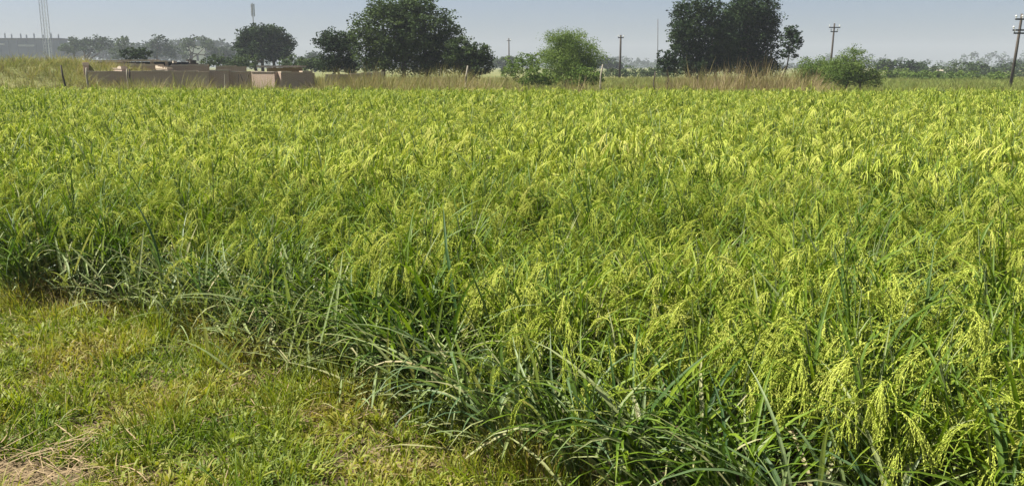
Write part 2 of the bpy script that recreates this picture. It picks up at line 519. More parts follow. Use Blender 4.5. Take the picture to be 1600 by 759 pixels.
def scatter(name, P, rot, scl, itint, protos, mats):
    """One object that carries copies of the proto geometries at points P (geometry nodes)."""
    n = len(P)
    me = bpy.data.meshes.new(name)
    me.vertices.add(n)
    me.vertices.foreach_set('co', np.asarray(P, np.float32).reshape(-1))
    a = me.attributes.new('rot', 'FLOAT_VECTOR', 'POINT'); a.data.foreach_set('vector', np.asarray(rot, np.float32).reshape(-1))
    a = me.attributes.new('scl', 'FLOAT_VECTOR', 'POINT'); a.data.foreach_set('vector', np.asarray(scl, np.float32).reshape(-1))
    a = me.attributes.new('itint', 'FLOAT', 'POINT'); a.data.foreach_set('value', np.asarray(itint, np.float32))
    a = me.attributes.new('vid', 'INT', 'POINT'); a.data.foreach_set('value', R.integers(0, len(protos), n).astype(np.int32))
    for m in mats: me.materials.append(m)
    o = link(name, me)
    ng = bpy.data.node_groups.new(name + '_nodes', 'GeometryNodeTree')
    ng.interface.new_socket('Geometry', in_out='INPUT', socket_type='NodeSocketGeometry')
    ng.interface.new_socket('Geometry', in_out='OUTPUT', socket_type='NodeSocketGeometry')
    N, L = ng.nodes, ng.links.new
    gi, go = N.new('NodeGroupInput'), N.new('NodeGroupOutput')
    jn = N.new('GeometryNodeJoinGeometry')
    for p in protos:
        oi = N.new('GeometryNodeObjectInfo'); oi.inputs['Object'].default_value = p
        gt = N.new('GeometryNodeGeometryToInstance')
        L(oi.outputs['Geometry'], gt.inputs[0]); L(gt.outputs[0], jn.inputs[0])
    def named(nm, ty):
        q = N.new('GeometryNodeInputNamedAttribute'); q.data_type = ty; q.inputs['Name'].default_value = nm
        return q.outputs['Attribute']
    ip = N.new('GeometryNodeInstanceOnPoints')
    ip.inputs['Pick Instance'].default_value = True
    er = N.new('FunctionNodeEulerToRotation')
    L(named('rot', 'FLOAT_VECTOR'), er.inputs[0])
    L(gi.outputs[0], ip.inputs['Points']); L(jn.outputs[0], ip.inputs['Instance'])
    L(named('vid', 'INT'), ip.inputs['Instance Index'])
    L(er.outputs[0], ip.inputs['Rotation']); L(named('scl', 'FLOAT_VECTOR'), ip.inputs['Scale'])
    L(ip.outputs[0], go.inputs[0])
    md = o.modifiers.new('scatter', 'NODES'); md.node_group = ng
    return o

def vnoise(x, y, s, seed=0):
    """Cheap smooth noise 0..1."""
    r = np.random.default_rng(seed)
    t = np.zeros_like(np.asarray(x, float))
    for k in range(5):
        a, ph, f = r.uniform(0, 2 * PI), r.uniform(0, 2 * PI), r.uniform(0.6, 1.7)
        t = t + np.sin((x * math.cos(a) + y * math.sin(a)) * f / s * 2 * PI + ph)
    return np.clip(0.5 + t / 6.0, 0, 1)

# ---------------------------------------------------------------- the rice crop
EDGE = np.array([(-30, 11.0), (-8, 7.6), (-4.2, 6.15), (-3.1, 5.7), (-2.2, 5.3), (-1.2, 4.6), (-0.5, 3.95), (0.0, 3.35), (0.35, 2.8), (0.8, 2.35), (1.5, 1.95), (3.0, 1.6), (30, 1.2)])
FAR = np.array([(-60, 32.0), (-12, 31.5), (0, 30.5), (10, 29.5), (60, 28.0)])
def edge_y(x): return np.interp(x, EDGE[:, 0], EDGE[:, 1])
def far_y(x): return np.interp(x, FAR[:, 0], FAR[:, 1])

def jitter_grid(x0, x1, y0, y1, dens):
    s = 1 / math.sqrt(dens)
    gx_, gy_ = np.meshgrid(np.arange(x0, x1, s), np.arange(y0, y1, s))
    p = np.stack([gx_.ravel(), gy_.ravel()], -1)
    return p + R.uniform(-0.42, 0.42, p.shape) * s

GAPS = [(640, 285, 11), (1378, 290, 9), (815, 330, 7), (1120, 345, 5), (560, 345, 6), (1500, 400, 4)]
def gap_mask(p, r=0.32):
    keep = np.ones(len(p), bool)
    for px, py, d in GAPS:
        q = at(px, py, 1.0)
        t = (0.62 - CAM_H) / (q.z - CAM_H)                    # where that line of sight meets the canopy
        c = np.array([q.x * t, t])
        e = (p - c) / np.array([r * 1.2, r * 1.6])
        keep &= (e ** 2).sum(1) > 1
    return keep

def rice_zone(d0, d1, dens, margin=1.25):
    w = 0.60 * d1 * margin + 1
    p = jitter_grid(-w, w, d0, d1, dens)
    ok = (np.abs(p[:, 0]) < 0.60 * p[:, 1] * margin + 1.0)
    ok &= (p[:, 1] > edge_y(p[:, 0]) + R.normal(0, 0.05, len(p))) & (p[:, 1] < far_y(p[:, 0]))
    ok &= gap_mask(p)
    ok &= R.random(len(p)) < 0.45 + 1.6 * vnoise(p[:, 0], p[:, 1], 0.9, 15)
    return p[ok]

def lean_rot(n, mean_x=0.05, sd=0.10):
    # tilt about y leans to +x, then random spin is baked in the variants' choice of mirrored yaw
    return np.stack([R.normal(0.0, sd, n), R.normal(mean_x, sd, n), R.uniform(0, 2 * PI, n)], -1)

def scl3(n, mean, sd, zs=1.0):
    s = np.clip(R.normal(mean, sd, n), mean * 0.6, mean * 1.4)
    return np.stack([s, s, s * zs], -1)

near_protos = [proto(rice_clump(100 + k, 0, 16, 0.06, 0.57, 0.74)) for k in range(8)]
mid_protos = [proto(rice_clump(200 + k, 1, 18, 0.08, 0.57, 0.95)) for k in range(7)]
far_protos = [proto(rice_clump(300 + k, 2, 15, 0.10, 0.57, 0.85)) for k in range(6)]
leafy_protos = [proto(rice_clump(400 + k, 0, 12, 0.07, 0.37, 0.05, 1.15)) for k in range(6)]

def rice_scatter(name, p, protos, sc, off=0.0):
    n = len(p)
    P = np.stack([p[:, 0], p[:, 1], ground_z(p[:, 0], p[:, 1])], -1)
    tint = np.clip(0.22 + off + 0.5 * vnoise(p[:, 0], p[:, 1], 3.0, 4) + R.normal(0, 0.10, n), 0, 1)
    hz = 0.86 + 0.16 * vnoise(p[:, 0], p[:, 1], 1.6, 5) + 0.12 * vnoise(p[:, 0], p[:, 1], 0.55, 6)
    s = scl3(n, sc, 0.08); s[:, 2] *= hz
    o = scatter(name, P, lean_rot(n), s, tint, protos, RICE_MATS)
    o['kind'] = 'stuff'
    return o

HERO = []      # spots kept clear for the single rice plants at the near edge
for k in range(400):
    x = R.uniform(-4.6, 2.4)
    y = float(edge_y(x)) + abs(R.normal(0.0, 0.12)) - 0.03
    if abs(x) > 0.62 * y + 0.35: continue
    if any((x - a) ** 2 + (y - b) ** 2 < 0.24 ** 2 for a, b in HERO): continue
    HERO.append((x, y))
HERO_A = np.array(HERO)

pn = rice_zone(1.2, 7.5, 28)
dist = np.sqrt(((pn[:, None, :] - HERO_A[None]) ** 2).sum(-1)).min(1)
pn = pn[(dist > 0.10) & (np.hypot(pn[:, 0], pn[:, 1]) > 1.5)]
inset = np.interp(pn[:, 0], [-5, -3, -1.5, -0.4, 0.2, 0.6, 2.0], [0.26, 0.25, 0.30, 0.36, 0.34, 0.30, 0.26])
deep_in = pn[:, 1] > edge_y(pn[:, 0]) + inset + R.normal(0, 0.08, len(pn))
rice_scatter('near_rice_crop', pn[deep_in], near_protos, 1.0)
pe = pn[~deep_in]
n = len(pe)
lr = lean_rot(n, 0.0, 0.16)
o = scatter('leafy_rice_edge', np.stack([pe[:, 0], pe[:, 1], ground_z(pe[:, 0], pe[:, 1])], -1), lr, scl3(n, 0.95, 0.14), np.clip(R.normal(0.0, 0.06, n), 0, 1), leafy_protos, RICE_MATS)  # low plant tint: dark green leaves, with the edge's shade put into colour
o['kind'] = 'stuff'
rice_scatter('middle_rice_crop', rice_zone(7.5, 17, 26), mid_protos, 1.03, 0.10)
rice_scatter('far_rice_crop', rice_zone(17, 38, 17, 1.15), far_protos, 1.1, 0.22)

# single rice plants along the near edge
def plant_parts(seed, leafy=False):
    rng = np.random.default_rng(seed)
    parts = []
    n = 6 if leafy else 8
    for k in range(n):
        az = rng.uniform(0, 2 * PI)
        rr = 0.04 * math.sqrt(rng.random())
        it = tiller(rng, (rr * math.cos(az), rr * math.sin(az), 0), az, abs(rng.normal(0.16, 0.14)), rng.normal(0.30 if leafy else 0.54, 0.06), 0, leaves=4, head=rng.random() < (0.08 if leafy else 0.92), dry=0.16 if leafy else 0.10, big=(1.2 if seed < 522 else 1.22) if leafy else 1.05)
        for kind, v, f, t in it:
            mb = MB()
            mb.add(v, f, 0, t)
            nm = {'leaf': 'leaf', 'dry': 'dry_leaf', 'stem': 'stem', 'panicle': 'panicle'}[kind]
            parts.append((nm, mb.mesh('rice_' + nm, [BROAD_LEAF if kind == 'leaf' else RICE_MATS[RICE_MAP[kind]]])))
    return parts

HERO.sort(key=lambda q: q[0] / q[1])
ORD = ['leftmost', 'second', 'third', 'fourth', 'fifth', 'sixth', 'seventh', 'eighth', 'ninth', 'tenth', 'eleventh', 'twelfth', 'thirteenth', 'fourteenth', 'fifteenth', 'sixteenth', 'seventeenth', 'eighteenth', 'nineteenth', 'twentieth']
def hero_label(k):
    n = len(HERO)
    if k < n // 2:
        return ('leftmost' if k == 0 else ORD[k] + ' from the left') + ' of the front row rice plants, beside the short grass'
    j = n - 1 - k
    return ('rightmost' if j == 0 else ORD[j] + ' from the right') + ' of the front row rice plants, with drooping heads'

HERO_SETS = [plant_parts(500 + k) for k in range(7)]
LEAFY_SETS = [plant_parts(520 + k, True) for k in range(4)]
for k, (x, y) in enumerate(HERO):
    o = empty('rice_plant', (x, y, float(ground_z(x, y))), R.uniform(0, 2 * PI))
    s = float(np.clip(R.normal(1.0, 0.07), 0.8, 1.15))
    o.scale = (s, s, s)
    w_ = 0.17 if x < 0.1 else 0.08
    o.rotation_euler.x = R.normal(-0.02, w_); o.rotation_euler.y = R.normal(-0.03, w_)
    tag(o, hero_label(k), 'rice plant', 'rice plants along the near edge of the field')
    for nm, me in (LEAFY_SETS[k % 2 + (0 if x < -0.3 else 2)] if x < 0.1 or k % 5 < 3 else HERO_SETS[k % 7]):
        link(nm, me, o)

# bent and fallen leaves along the trampled edge
def fallen():
    rng = np.random.default_rng(31)
    mb = MB()
    for k in range(3000):
        x = rng.uniform(-3.9, 1.0)
        dense = math.exp(-((x + 0.9) / 1.35) ** 2)
        if rng.random() > 0.22 + 0.78 * dense: continue
        wide = 0.16 + 0.22 * dense
        y = float(edge_y(x)) + 0.02 + rng.normal(0.0, wide * 0.55)
        up = rng.random()
        z = abs(rng.normal(0.03, 0.05)) + 0.01 if up < 0.40 else rng.uniform(0.04, 0.36)
        az = rng.uniform(0, 2 * PI)
        big = rng.random() < 0.42
        L = rng.uniform(0.22, 0.46) if big else rng.uniform(0.12, 0.34)
        w = rng.uniform(0.012, 0.020) if big else rng.uniform(0.004, 0.010)
        a0 = rng.uniform(0.2, 1.3) if big else rng.uniform(0.5, 1.5)
        v, f = blade((x, y, z), az, a0, rng.uniform(0.0, 0.8), L, w, rng, 6 if big else 4, 0.3)
        v[:, 2] = np.maximum(v[:, 2], 0.012 + rng.uniform(0, 0.02))
        mb.add(v, f, 0, rng.uniform(0.25, 0.8) if big else rng.uniform(0.1, 1))
    return mb.build('fallen_rice_leaves', DRY_LEAF)
fallen()['kind'] = 'stuff'

# ---------------------------------------------------------------- short grass in front of the crop
def tuft(seed, n, hmin, hmax, width, spread, mats, flop=0.9, n_seg=4, mat=0):
    rng = np.random.default_rng(seed)
    mb = MB()
    for k in range(n):
        az = rng.uniform(0, 2 * PI)
        rr = spread * math.sqrt(rng.random())
        L = rng.uniform(hmin, hmax)
        v, f = blade((rr * math.cos(az), rr * math.sin(az), 0), az + rng.normal(0, 0.6), abs(rng.normal(0.25, 0.3)), rng.uniform(0.1, flop), L, width * rng.uniform(0.7, 1.3), rng, n_seg, 0.25)
        mb.add(v, f, mat, rng.uniform(0, 1))
    return mb.mesh('grass_tuft', mats)

turf_protos = [proto(tuft(700 + k, 24, 0.03, 0.09, 0.0075, 0.07, [TURF], 2.4)) for k in range(7)]
turf_tall = [proto(tuft(720 + k, 20, 0.08, 0.22, 0.0048, 0.05, [TURF], 1.6, 5)) for k in range(4)]
pt = jitter_grid(-9, 3, 1.2, 12, 330)
ey = edge_y(pt[:, 0])
ok = (pt[:, 1] < ey + 0.25) & (np.abs(pt[:, 0]) < 0.62 * pt[:, 1] + 1.2)
bare = at(25, 742, 1.0); tb = CAM_H / (CAM_H - bare.z); bare = np.array([bare.x * tb, tb])
db = np.hypot((pt[:, 0] - bare[0]) / 0.30, (pt[:, 1] - bare[1]) / 0.17)
patch = vnoise(pt[:, 0], pt[:, 1], 0.9, 9)
ok &= (db > 1 + R.normal(0, 0.25, len(pt))) & (R.random(len(pt)) < 0.55 + 0.6 * patch)
pt, patch, ey = pt[ok], patch[ok], ey[ok]
dry = vnoise(pt[:, 0], pt[:, 1], 1.3, 21)
near_edge = np.exp(-((ey - pt[:, 1]) / 0.35) ** 2) * 0.25
left_dry = np.clip((-pt[:, 0] - 1.6) / 1.2, 0, 1) * 0.12
fine = vnoise(pt[:, 0], pt[:, 1], 0.30, 77) - 0.5
it = np.clip(0.05 + 0.5 * fine + 0.75 * dry ** 1.2 + near_edge + left_dry - 0.05 + R.normal(0, 0.10, len(pt)), 0, 1)
P = np.stack([pt[:, 0], pt[:, 1], ground_z(pt[:, 0], pt[:, 1])], -1)
s = scl3(len(pt), 1.0, 0.18); s[:, 2] *= (0.5 + 0.8 * patch) * (0.75 + 0.5 * vnoise(pt[:, 0], pt[:, 1], 0.28, 88))
sel = R.random(len(pt)) < 0.92 - 0.45 * np.exp(-((ey - pt[:, 1] - 0.1) / 0.35) ** 2)
scatter('short_grass', P[sel], lean_rot(sel.sum(), 0.02, 0.15), s[sel], it[sel], turf_protos, [TURF])['kind'] = 'stuff'
scatter('taller_grass', P[~sel], lean_rot((~sel).sum(), 0.02, 0.15), s[~sel], it[~sel], turf_tall, [TURF])['kind'] = 'stuff'

def weed(seed):
    rng = np.random.default_rng(seed)
    mb = MB()
    for k in range(14):
        az = rng.uniform(0, 2 * PI)
        p0 = (0.02 * math.cos(az), 0.02 * math.sin(az), rng.uniform(0.0, 0.05))
        pts = arc(p0, az, rng.uniform(0.4, 1.2), rng.uniform(0.2, 1.0), rng.uniform(0.02, 0.05), 4, rng)
        w = rng.uniform(0.007, 0.013) * np.array([0.25, 0.85, 1.0, 0.7, 0.05])
        v, f = rib(pts, w, (-math.sin(az), math.cos(az), rng.normal(0, 0.2)), 0.2)
        mb.add(v, f, 0, rng.uniform(0, 0.7))
    return mb.mesh('weed_rosette', [TURF])
weed_protos = [proto(weed(740 + k)) for k in range(5)]
wsel = R.random(len(pt)) < 0.18 * vnoise(pt[:, 0], pt[:, 1], 0.5, 91) * 2
nw = int(wsel.sum())
scatter('leafy_weeds', P[wsel], lean_rot(nw, 0, 0.2), scl3(nw, 1.1, 0.25), np.clip(it[wsel] * 0.7 + 0.22, 0, 1), weed_protos, [TURF])['kind'] = 'stuff'

def straw():
    rng = np.random.default_rng(41)
    mb = MB()
    for k in range(260):
        x, y = bare[0] + rng.normal(0, 0.24), bare[1] + rng.normal(0, 0.14)
        v, f = blade((x, y, rng.uniform(0.01, 0.05)), rng.uniform(0, 2 * PI), rng.uniform(1.2, 1.6), rng.uniform(-0.1, 0.3), rng.uniform(0.08, 0.25), rng.uniform(0.003, 0.006), rng, 4, 0.2)
        mb.add(v, f, 0, rng.uniform(0.55, 1))
    for k in range(1500):
        x = rng.uniform(-4.2, 0.6); y = float(edge_y(x)) - abs(rng.normal(0, 1.1)) + 0.1
        if y < 1.8: continue
        v, f = blade((x, y, rng.uniform(0.01, 0.06)), rng.uniform(0, 2 * PI), rng.uniform(1.0, 1.6), rng.uniform(-0.1, 0.4), rng.uniform(0.04, 0.14), rng.uniform(0.002, 0.005), rng, 3, 0.2)
        mb.add(v, f, 0, rng.uniform(0.2, 1))
    return mb.build('loose_straw', STRAW)
straw()['kind'] = 'stuff'

# ---------------------------------------------------------------- grass beyond the crop
dry_protos = [proto(tuft(800 + k, 46, 0.5, 1.15, 0.016, 0.22, [TALL_DRY], 0.7, 4)) for k in range(6)]
low_protos = [proto(tuft(820 + k, 40, 0.15, 0.42, 0.018, 0.25, [TALL_DRY], 1.0, 3)) for k in range(6)]

def px_of(p):
    return 800 + p[:, 0] / (p[:, 1] * CP) * F

# low cover behind the rice
pl = jitter_grid(-75, 75, 29, 100, 1.9)
pxs = px_of(pl)
ok = (pl[:, 1] > far_y(pl[:, 0]) + 0.6) & (pxs > -150) & (pxs < 1750)
pl, pxs = pl[ok], pxs[ok]
n = len(pl)
green = np.interp(pxs, [-100, 90, 140, 500, 760, 950, 1040, 1060, 1290, 1340, 1700], [0.26, 0.26, 0.5, 0.5, 0.45, 0.18, 0.2, 0.4, 0.4, 0.06, 0.04])
itl = np.clip(green + 0.3 * (vnoise(pl[:, 0], pl[:, 1], 7, 33) - 0.5) + R.normal(0, 0.07, n), 0, 1)
P = np.stack([pl[:, 0], pl[:, 1], ground_z(pl[:, 0], pl[:, 1])], -1)
s = scl3(n, 1.35, 0.25)
scatter('low_grass_cover', P, lean_rot(n, 0.04, 0.08), s, itl, low_protos, [TALL_DRY])['kind'] = 'stuff'

# tall dry grass standing in belts
pd = np.concatenate([jitter_grid(-40, 40, 32, 56, 4.4)])
pxs = px_of(pd)
belt = np.interp(pxs, [-50, 0, 100, 130, 330, 480, 500, 560, 700, 740, 800, 1020, 1060, 1110, 1260, 1300, 1330, 1650],
                      [0.12, 0.10, 0.12, 0.42, 0.48, 0.42, 0.7, 0.95, 0.95, 0.35, 0.06, 0.10, 0.8, 1.0, 0.75, 0.22, 0.03, 0.02])
deep = np.interp(pxs, [120, 130, 335, 345, 480, 500, 720, 1050, 1300], [56, 45.6, 45.6, 44, 43, 48, 50, 44, 44])
clump_n = vnoise(pd[:, 0], pd[:, 1], 3.2, 55)
belt = belt * np.clip(0.25 + 1.5 * clump_n, 0, 1)
ok = (R.random(len(pd)) < belt) & (pd[:, 1] > far_y(pd[:, 0]) + 1.5) & (pd[:, 1] < deep)
pd, pxs, clump_n = pd[ok], pxs[ok], clump_n[ok]
n = len(pd)
tall = (0.5 + 0.6 * clump_n) * np.interp(pxs, [0, 120, 140, 330, 345, 480, 560, 700, 1050, 1110, 1200, 1260, 1330], [0.5, 0.6, 0.72, 0.72, 0.7, 0.75, 1.0, 1.0, 0.85, 1.2, 1.2, 1.0, 0.6])
P = np.stack([pd[:, 0], pd[:, 1], ground_z(pd[:, 0], pd[:, 1])], -1)
s = scl3(n, 1.2, 0.3); s[:, 2] *= tall
itd = np.clip(np.interp(pxs, [0, 480, 700, 1050, 1150, 1300], [0.40, 0.5, 0.55, 0.60, 0.76, 0.62]) + R.normal(0, 0.1, n), 0, 1)
scatter('tall_dry_grass', P, lean_rot(n, 0.05, 0.10), s, itd, dry_protos, [TALL_DRY])['kind'] = 'stuff'

# ---------------------------------------------------------------- trees
def crown_mat(name, dark, mid, light, trans=0.2):
    return leaf_mat(name, [(0.0, dark), (0.5, mid), (1.0, light)], trans=trans, rough=0.8, spec=0.08, noise=0.5, nscale=0.8)
DEEP = crown_mat('deep_green_foliage', (0.014, 0.028, 0.013), (0.024, 0.044, 0.018), (0.044, 0.070, 0.024), 0.12)
OLIVE = crown_mat('olive_foliage', (0.030, 0.050, 0.022), (0.050, 0.078, 0.030), (0.085, 0.118, 0.044), 0.18)
FRESH = crown_mat('fresh_green_foliage', (0.08, 0.13, 0.035), (0.13, 0.19, 0.05), (0.19, 0.25, 0.07), 0.3)
SCRUB = crown_mat('scrub_foliage', (0.06, 0.105, 0.024), (0.10, 0.155, 0.036), (0.15, 0.20, 0.052), 0.28)

def leaf_quads(C, size, rng, flat=0.5, aspect=0.55):
    """Random leaf quads at centres C."""
    n = len(C)
    d = rng.normal(0, 1, (n, 3)); d[:, 2] *= flat; d /= np.linalg.norm(d, axis=1)[:, None]
    e = rng.normal(0, 1, (n, 3)); e = np.cross(d, e); e /= np.linalg.norm(e, axis=1)[:, None] + 1e-9
    s = size * rng.uniform(0.6, 1.3, n)[:, None]
    a, b = d * s * 0.5, e * s * 0.5 * aspect
    nrm = np.cross(d, e) * s * 0.12
    return np.stack([C - a, C + b + nrm, C + a, C - b + nrm], 1)

def crown_points(blobs, n, clump, rng, shell=0.62):
    """Leaf centres in clumps inside world-space ellipsoids (centre, radii)."""
    vol = np.array([r[0] * r[1] * r[2] for c, r in blobs]) ** 0.72
    pts, tint = [], []
    per = int(np.clip(n / 420, 16, 46))
    nc = max(8, n // per)
    pick = rng.choice(len(blobs), nc, p=vol / vol.sum())
    for b in pick:
        c, r = blobs[b]
        d = rng.normal(0, 1, 3); d /= np.linalg.norm(d)
        rad = shell + (1.0 - shell) * rng.random() if rng.random() < 0.8 else rng.uniform(0.15, shell)
        rad *= rng.uniform(0.9, 1.08) if rng.random() < 0.8 else rng.uniform(1.0, 1.22)
        cc = np.array(c) + d * np.array(r) * rad
        k = clump * (per / 46) ** 0.4 * rng.uniform(0.55, 1.35)
        q = rng.normal(0, 1, (per, 3)); q *= (k * rng.random((per, 1)) ** 0.45) / np.linalg.norm(q, axis=1)[:, None]
        q[:, 2] *= 0.7
        pts.append(cc + q)
        tint.append(np.full(per, rng.uniform(0.1, 0.9)) + rng.normal(0, 0.12, per))
    return np.concatenate(pts), np.clip(np.concatenate(tint), 0, 1)

def tree(name, label, cat, D, blobs_px, trunks, mat, n=4000, leaf=0.22, clump=0.5, group=None, thick=0.9, shell=0.62, flat=0.5, tr=0.16, seed=1, limbs=True):
    """blobs_px: (px, py, rx, ry) ellipses as seen in the photograph, built as ellipsoids at distance D.
    trunks: pixel columns where stems stand."""
    rng = np.random.default_rng(seed)
    blobs = []
    sc = D / F
    for q in blobs_px:
        px, py, rx, ry = q[:4]
        dy = q[4] if len(q) > 4 else rng.uniform(-0.25, 0.25) * rx * sc
        c = at(px, py, D + dy)
        blobs.append(((c.x, c.y, c.z), (rx * sc, max(rx, ry) * 0.5 * (1 + thick) * sc * thick, ry * sc)))
    bx, by = gx(trunks[0], D), D
    gz = float(ground_z(bx, by))
    root = empty(name, (bx, by, gz))
    tag(root, label, cat, group)
    off = np.array([bx, by, gz])
    for t in trunks:
        tx = gx(t, D)
        d2 = [abs(c[0] - tx) for c, r in blobs]
        order = np.argsort(d2)
        c0, r0 = blobs[order[0]]
        top = np.array([c0[0], c0[1], c0[2] + 0.2 * r0[2]])
        b0 = np.array([tx, by + rng.uniform(-0.3, 0.3) * len(trunks), gz - 0.1])
        mid1 = b0 + (top - b0) * 0.35 + rng.normal(0, 0.06, 3) * np.array([1, 1, 0]) * D / 50
        mid2 = b0 + (top - b0) * 0.7 + rng.normal(0, 0.08, 3) * np.array([1, 1, 0]) * D / 50
        mb = MB()
        mb.tube([b0 - off, b0 - off + (mid1 - b0) * 0.12, mid1 - off, mid2 - off, top - off], [tr * 1.35, tr, tr * 0.8, tr * 0.55, tr * 0.2], 8)
        mb.build('trunk', BARK, root, smooth=True)
        if limbs:
            for j in order[1:6]:
                c, r = blobs[j]
                s0 = b0 + (mid2 - b0) * rng.uniform(0.45, 0.95)
                e = np.array(c) + rng.normal(0, 0.15, 3) * np.array(r)
                m = (s0 + e) / 2 + np.array([0, 0, -0.06 * np.linalg.norm(e - s0)])
                mb = MB()
                mb.tube([s0 - off, m - off, e - off], [tr * 0.5, tr * 0.35, tr * 0.1], 6)
                mb.build('limb', BARK, root, smooth=True)
    C, tint = crown_points(blobs, n, clump, rng, shell)
    V = leaf_quads(C, leaf, rng, flat) - off
    quads_object('crown', V, mat, root, tint, 'stuff')
    return root

G_FAR = 'hazy trees far beyond the field'
# the large leafy tree left of centre
tree('broadleaf_tree', 'largest round dark leafy tree, left of centre, behind pale dry grass', 'tree', 56,
     [(630, 42, 62, 42), (600, 52, 46, 46), (662, 40, 52, 40), (690, 60, 34, 40), (622, 14, 40, 20), (655, 12, 30, 18), (585, 78, 32, 28), (640, 82, 55, 30), (690, 92, 36, 26), (566, 55, 16, 26), (712, 48, 12, 16), (585, 22, 18, 12), (610, 98, 40, 22), (655, 100, 44, 22), (690, 104, 30, 18), (575, 98, 22, 18)],
     (632, 598, 668), OLIVE, n=34000, leaf=0.17, clump=0.52, seed=3, tr=0.16)
tree('broadleaf_tree', 'small dark spreading tree just left of the largest round tree', 'tree', 60,
     [(525, 62, 32, 16), (512, 66, 20, 14), (540, 78, 24, 18), (522, 85, 22, 16), (548, 60, 14, 12), (520, 100, 26, 12), (545, 102, 18, 12)],
     (524,), DEEP, n=9500, leaf=0.15, clump=0.38, seed=4, tr=0.10)
tree('broadleaf_tree', 'low dark ragged tree just right of the largest round tree, above the pale leaning post', 'tree', 54,
     [(738, 88, 28, 20), (722, 75, 18, 20), (752, 98, 20, 18), (742, 108, 26, 14), (757, 80, 8, 14), (708, 85, 16, 24)],
     (735, 718), OLIVE, n=10000, leaf=0.14, clump=0.32, seed=5, tr=0.08)
# the tall dark pair on the right
tree('dark_tall_tree', 'tall dark tree, left one of the tall pair right of centre', 'tree', 60,
     [(1090, 28, 36, 34), (1072, 50, 26, 36), (1105, 58, 36, 40), (1085, 80, 32, 24), (1072, 14, 18, 18), (1108, 10, 20, 18), (1120, 85, 24, 20), (1092, 100, 36, 18), (1062, 72, 16, 24), (1132, 62, 20, 36), (1128, 36, 16, 26), (1128, 100, 30, 16), (1085, 106, 40, 14)],
     (1096, 1116), DEEP, n=27000, leaf=0.17, clump=0.50, seed=6, tr=0.15, shell=0.55)
tree('dark_tall_tree', 'tallest dark tree, right one of the tall pair right of centre', 'tree', 62,
     [(1172, 12, 36, 34), (1182, 50, 34, 40), (1160, 72, 30, 30), (1192, 82, 28, 26), (1150, 20, 18, 24), (1200, 22, 14, 24), (1205, 55, 12, 22), (1145, 85, 18, 20), (1165, 98, 36, 18), (1195, 102, 26, 14), (1140, 60, 16, 24), (1178, 30, 38, 40), (1150, 80, 24, 26), (1180, 108, 44, 12)],
     (1168, 1190), DEEP, n=28000, leaf=0.17, clump=0.50, seed=7, tr=0.16, shell=0.55)
tree('slender_tree', 'slender tree with small round dark crown right of the tall dark pair', 'tree', 60,
     [(1236, 66, 17, 24), (1238, 54, 13, 13), (1232, 84, 14, 10)],
     (1226,), DEEP, n=1900, leaf=0.17, clump=0.28, seed=8, tr=0.06, limbs=True)
tree('small_dark_tree', 'small dark bush-like tree at the left foot of the tall dark pair', 'tree', 58,
     [(1042, 92, 17, 15), (1036, 102, 14, 12), (1054, 98, 14, 14)],
     (1044,), DEEP, n=1500, leaf=0.17, clump=0.28, seed=9, tr=0.06)
# feathery light green tree in the middle
tree('feathery_tree', 'pale green feathery tree in the middle of the far edge', 'tree', 46,
     [(896, 78, 38, 22), (878, 68, 28, 18), (918, 88, 26, 20), (886, 98, 36, 20), (911, 108, 26, 16), (859, 90, 20, 16), (889, 58, 30, 10), (892, 88, 50, 30), (886, 116, 38, 16), (866, 60, 14, 8)],
     (885, 910), FRESH, n=36000, leaf=0.07, clump=0.40, seed=10, tr=0.05, shell=0.45, flat=1.6)
G_B = None
tree('scrub_bush', 'low green bush at the left foot of the feathery tree', 'bush', 43,
     [(840, 118, 22, 15), (856, 124, 20, 10), (826, 126, 14, 8)], (842,), SCRUB, n=2600, leaf=0.10, clump=0.22, seed=12, tr=0.03)
tree('scrub_bush', 'low green bush at the right foot of the feathery tree, beside a pale stake', 'bush', 43,
     [(915, 118, 24, 14), (900, 124, 18, 10), (932, 124, 12, 10)], (916,), SCRUB, n=2400, leaf=0.10, clump=0.22, seed=13, tr=0.03)
tree('scrub_bush', 'hazy olive bush left of the feathery tree, below a thin pole', 'bush', 52,
     [(815, 100, 30, 16), (795, 108, 18, 11), (832, 96, 20, 14), (800, 114, 24, 10)], (815,), SCRUB, n=2600, leaf=0.12, clump=0.28, seed=14, tr=0.04)
# bushes right
tree('scrub_bush', 'tallest green bush right of the tall dark trees', 'bush', 47,
     [(1330, 95, 26, 16), (1318, 106, 26, 18), (1345, 112, 26, 16), (1328, 122, 30, 12), (1335, 82, 16, 8), (1362, 118, 18, 12), (1310, 116, 34, 16), (1350, 126, 32, 10), (1330, 110, 42, 22)],
     (1328, 1342), SCRUB, n=17000, leaf=0.08, clump=0.33, seed=15, tr=0.05)
tree('scrub_bush', 'wide green bush between the slender tree and the tallest green bush', 'bush', 49,
     [(1282, 108, 30, 14), (1262, 112, 20, 12), (1300, 112, 20, 14), (1285, 122, 40, 12), (1278, 106, 36, 18), (1256, 118, 20, 12)], (1284,), SCRUB, n=12000, leaf=0.08, clump=0.33, seed=16, tr=0.04)
tree('scrub_bush', 'dark green bush behind the dry grass under the tall pair', 'bush', 46,
     [(1118, 132, 22, 9), (1104, 134, 14, 8)], (1114,), SCRUB, n=1200, leaf=0.11, clump=0.2, seed=17, tr=0.03)
tree('scrub_bush', 'dark round bush in front of hazy trees behind the brick walls', 'bush', 75,
     [(222, 84, 15, 9), (208, 85, 14, 9), (195, 86, 6, 8)], (212,), DEEP, n=1400, leaf=0.2, clump=0.3, seed=18, tr=0.05)
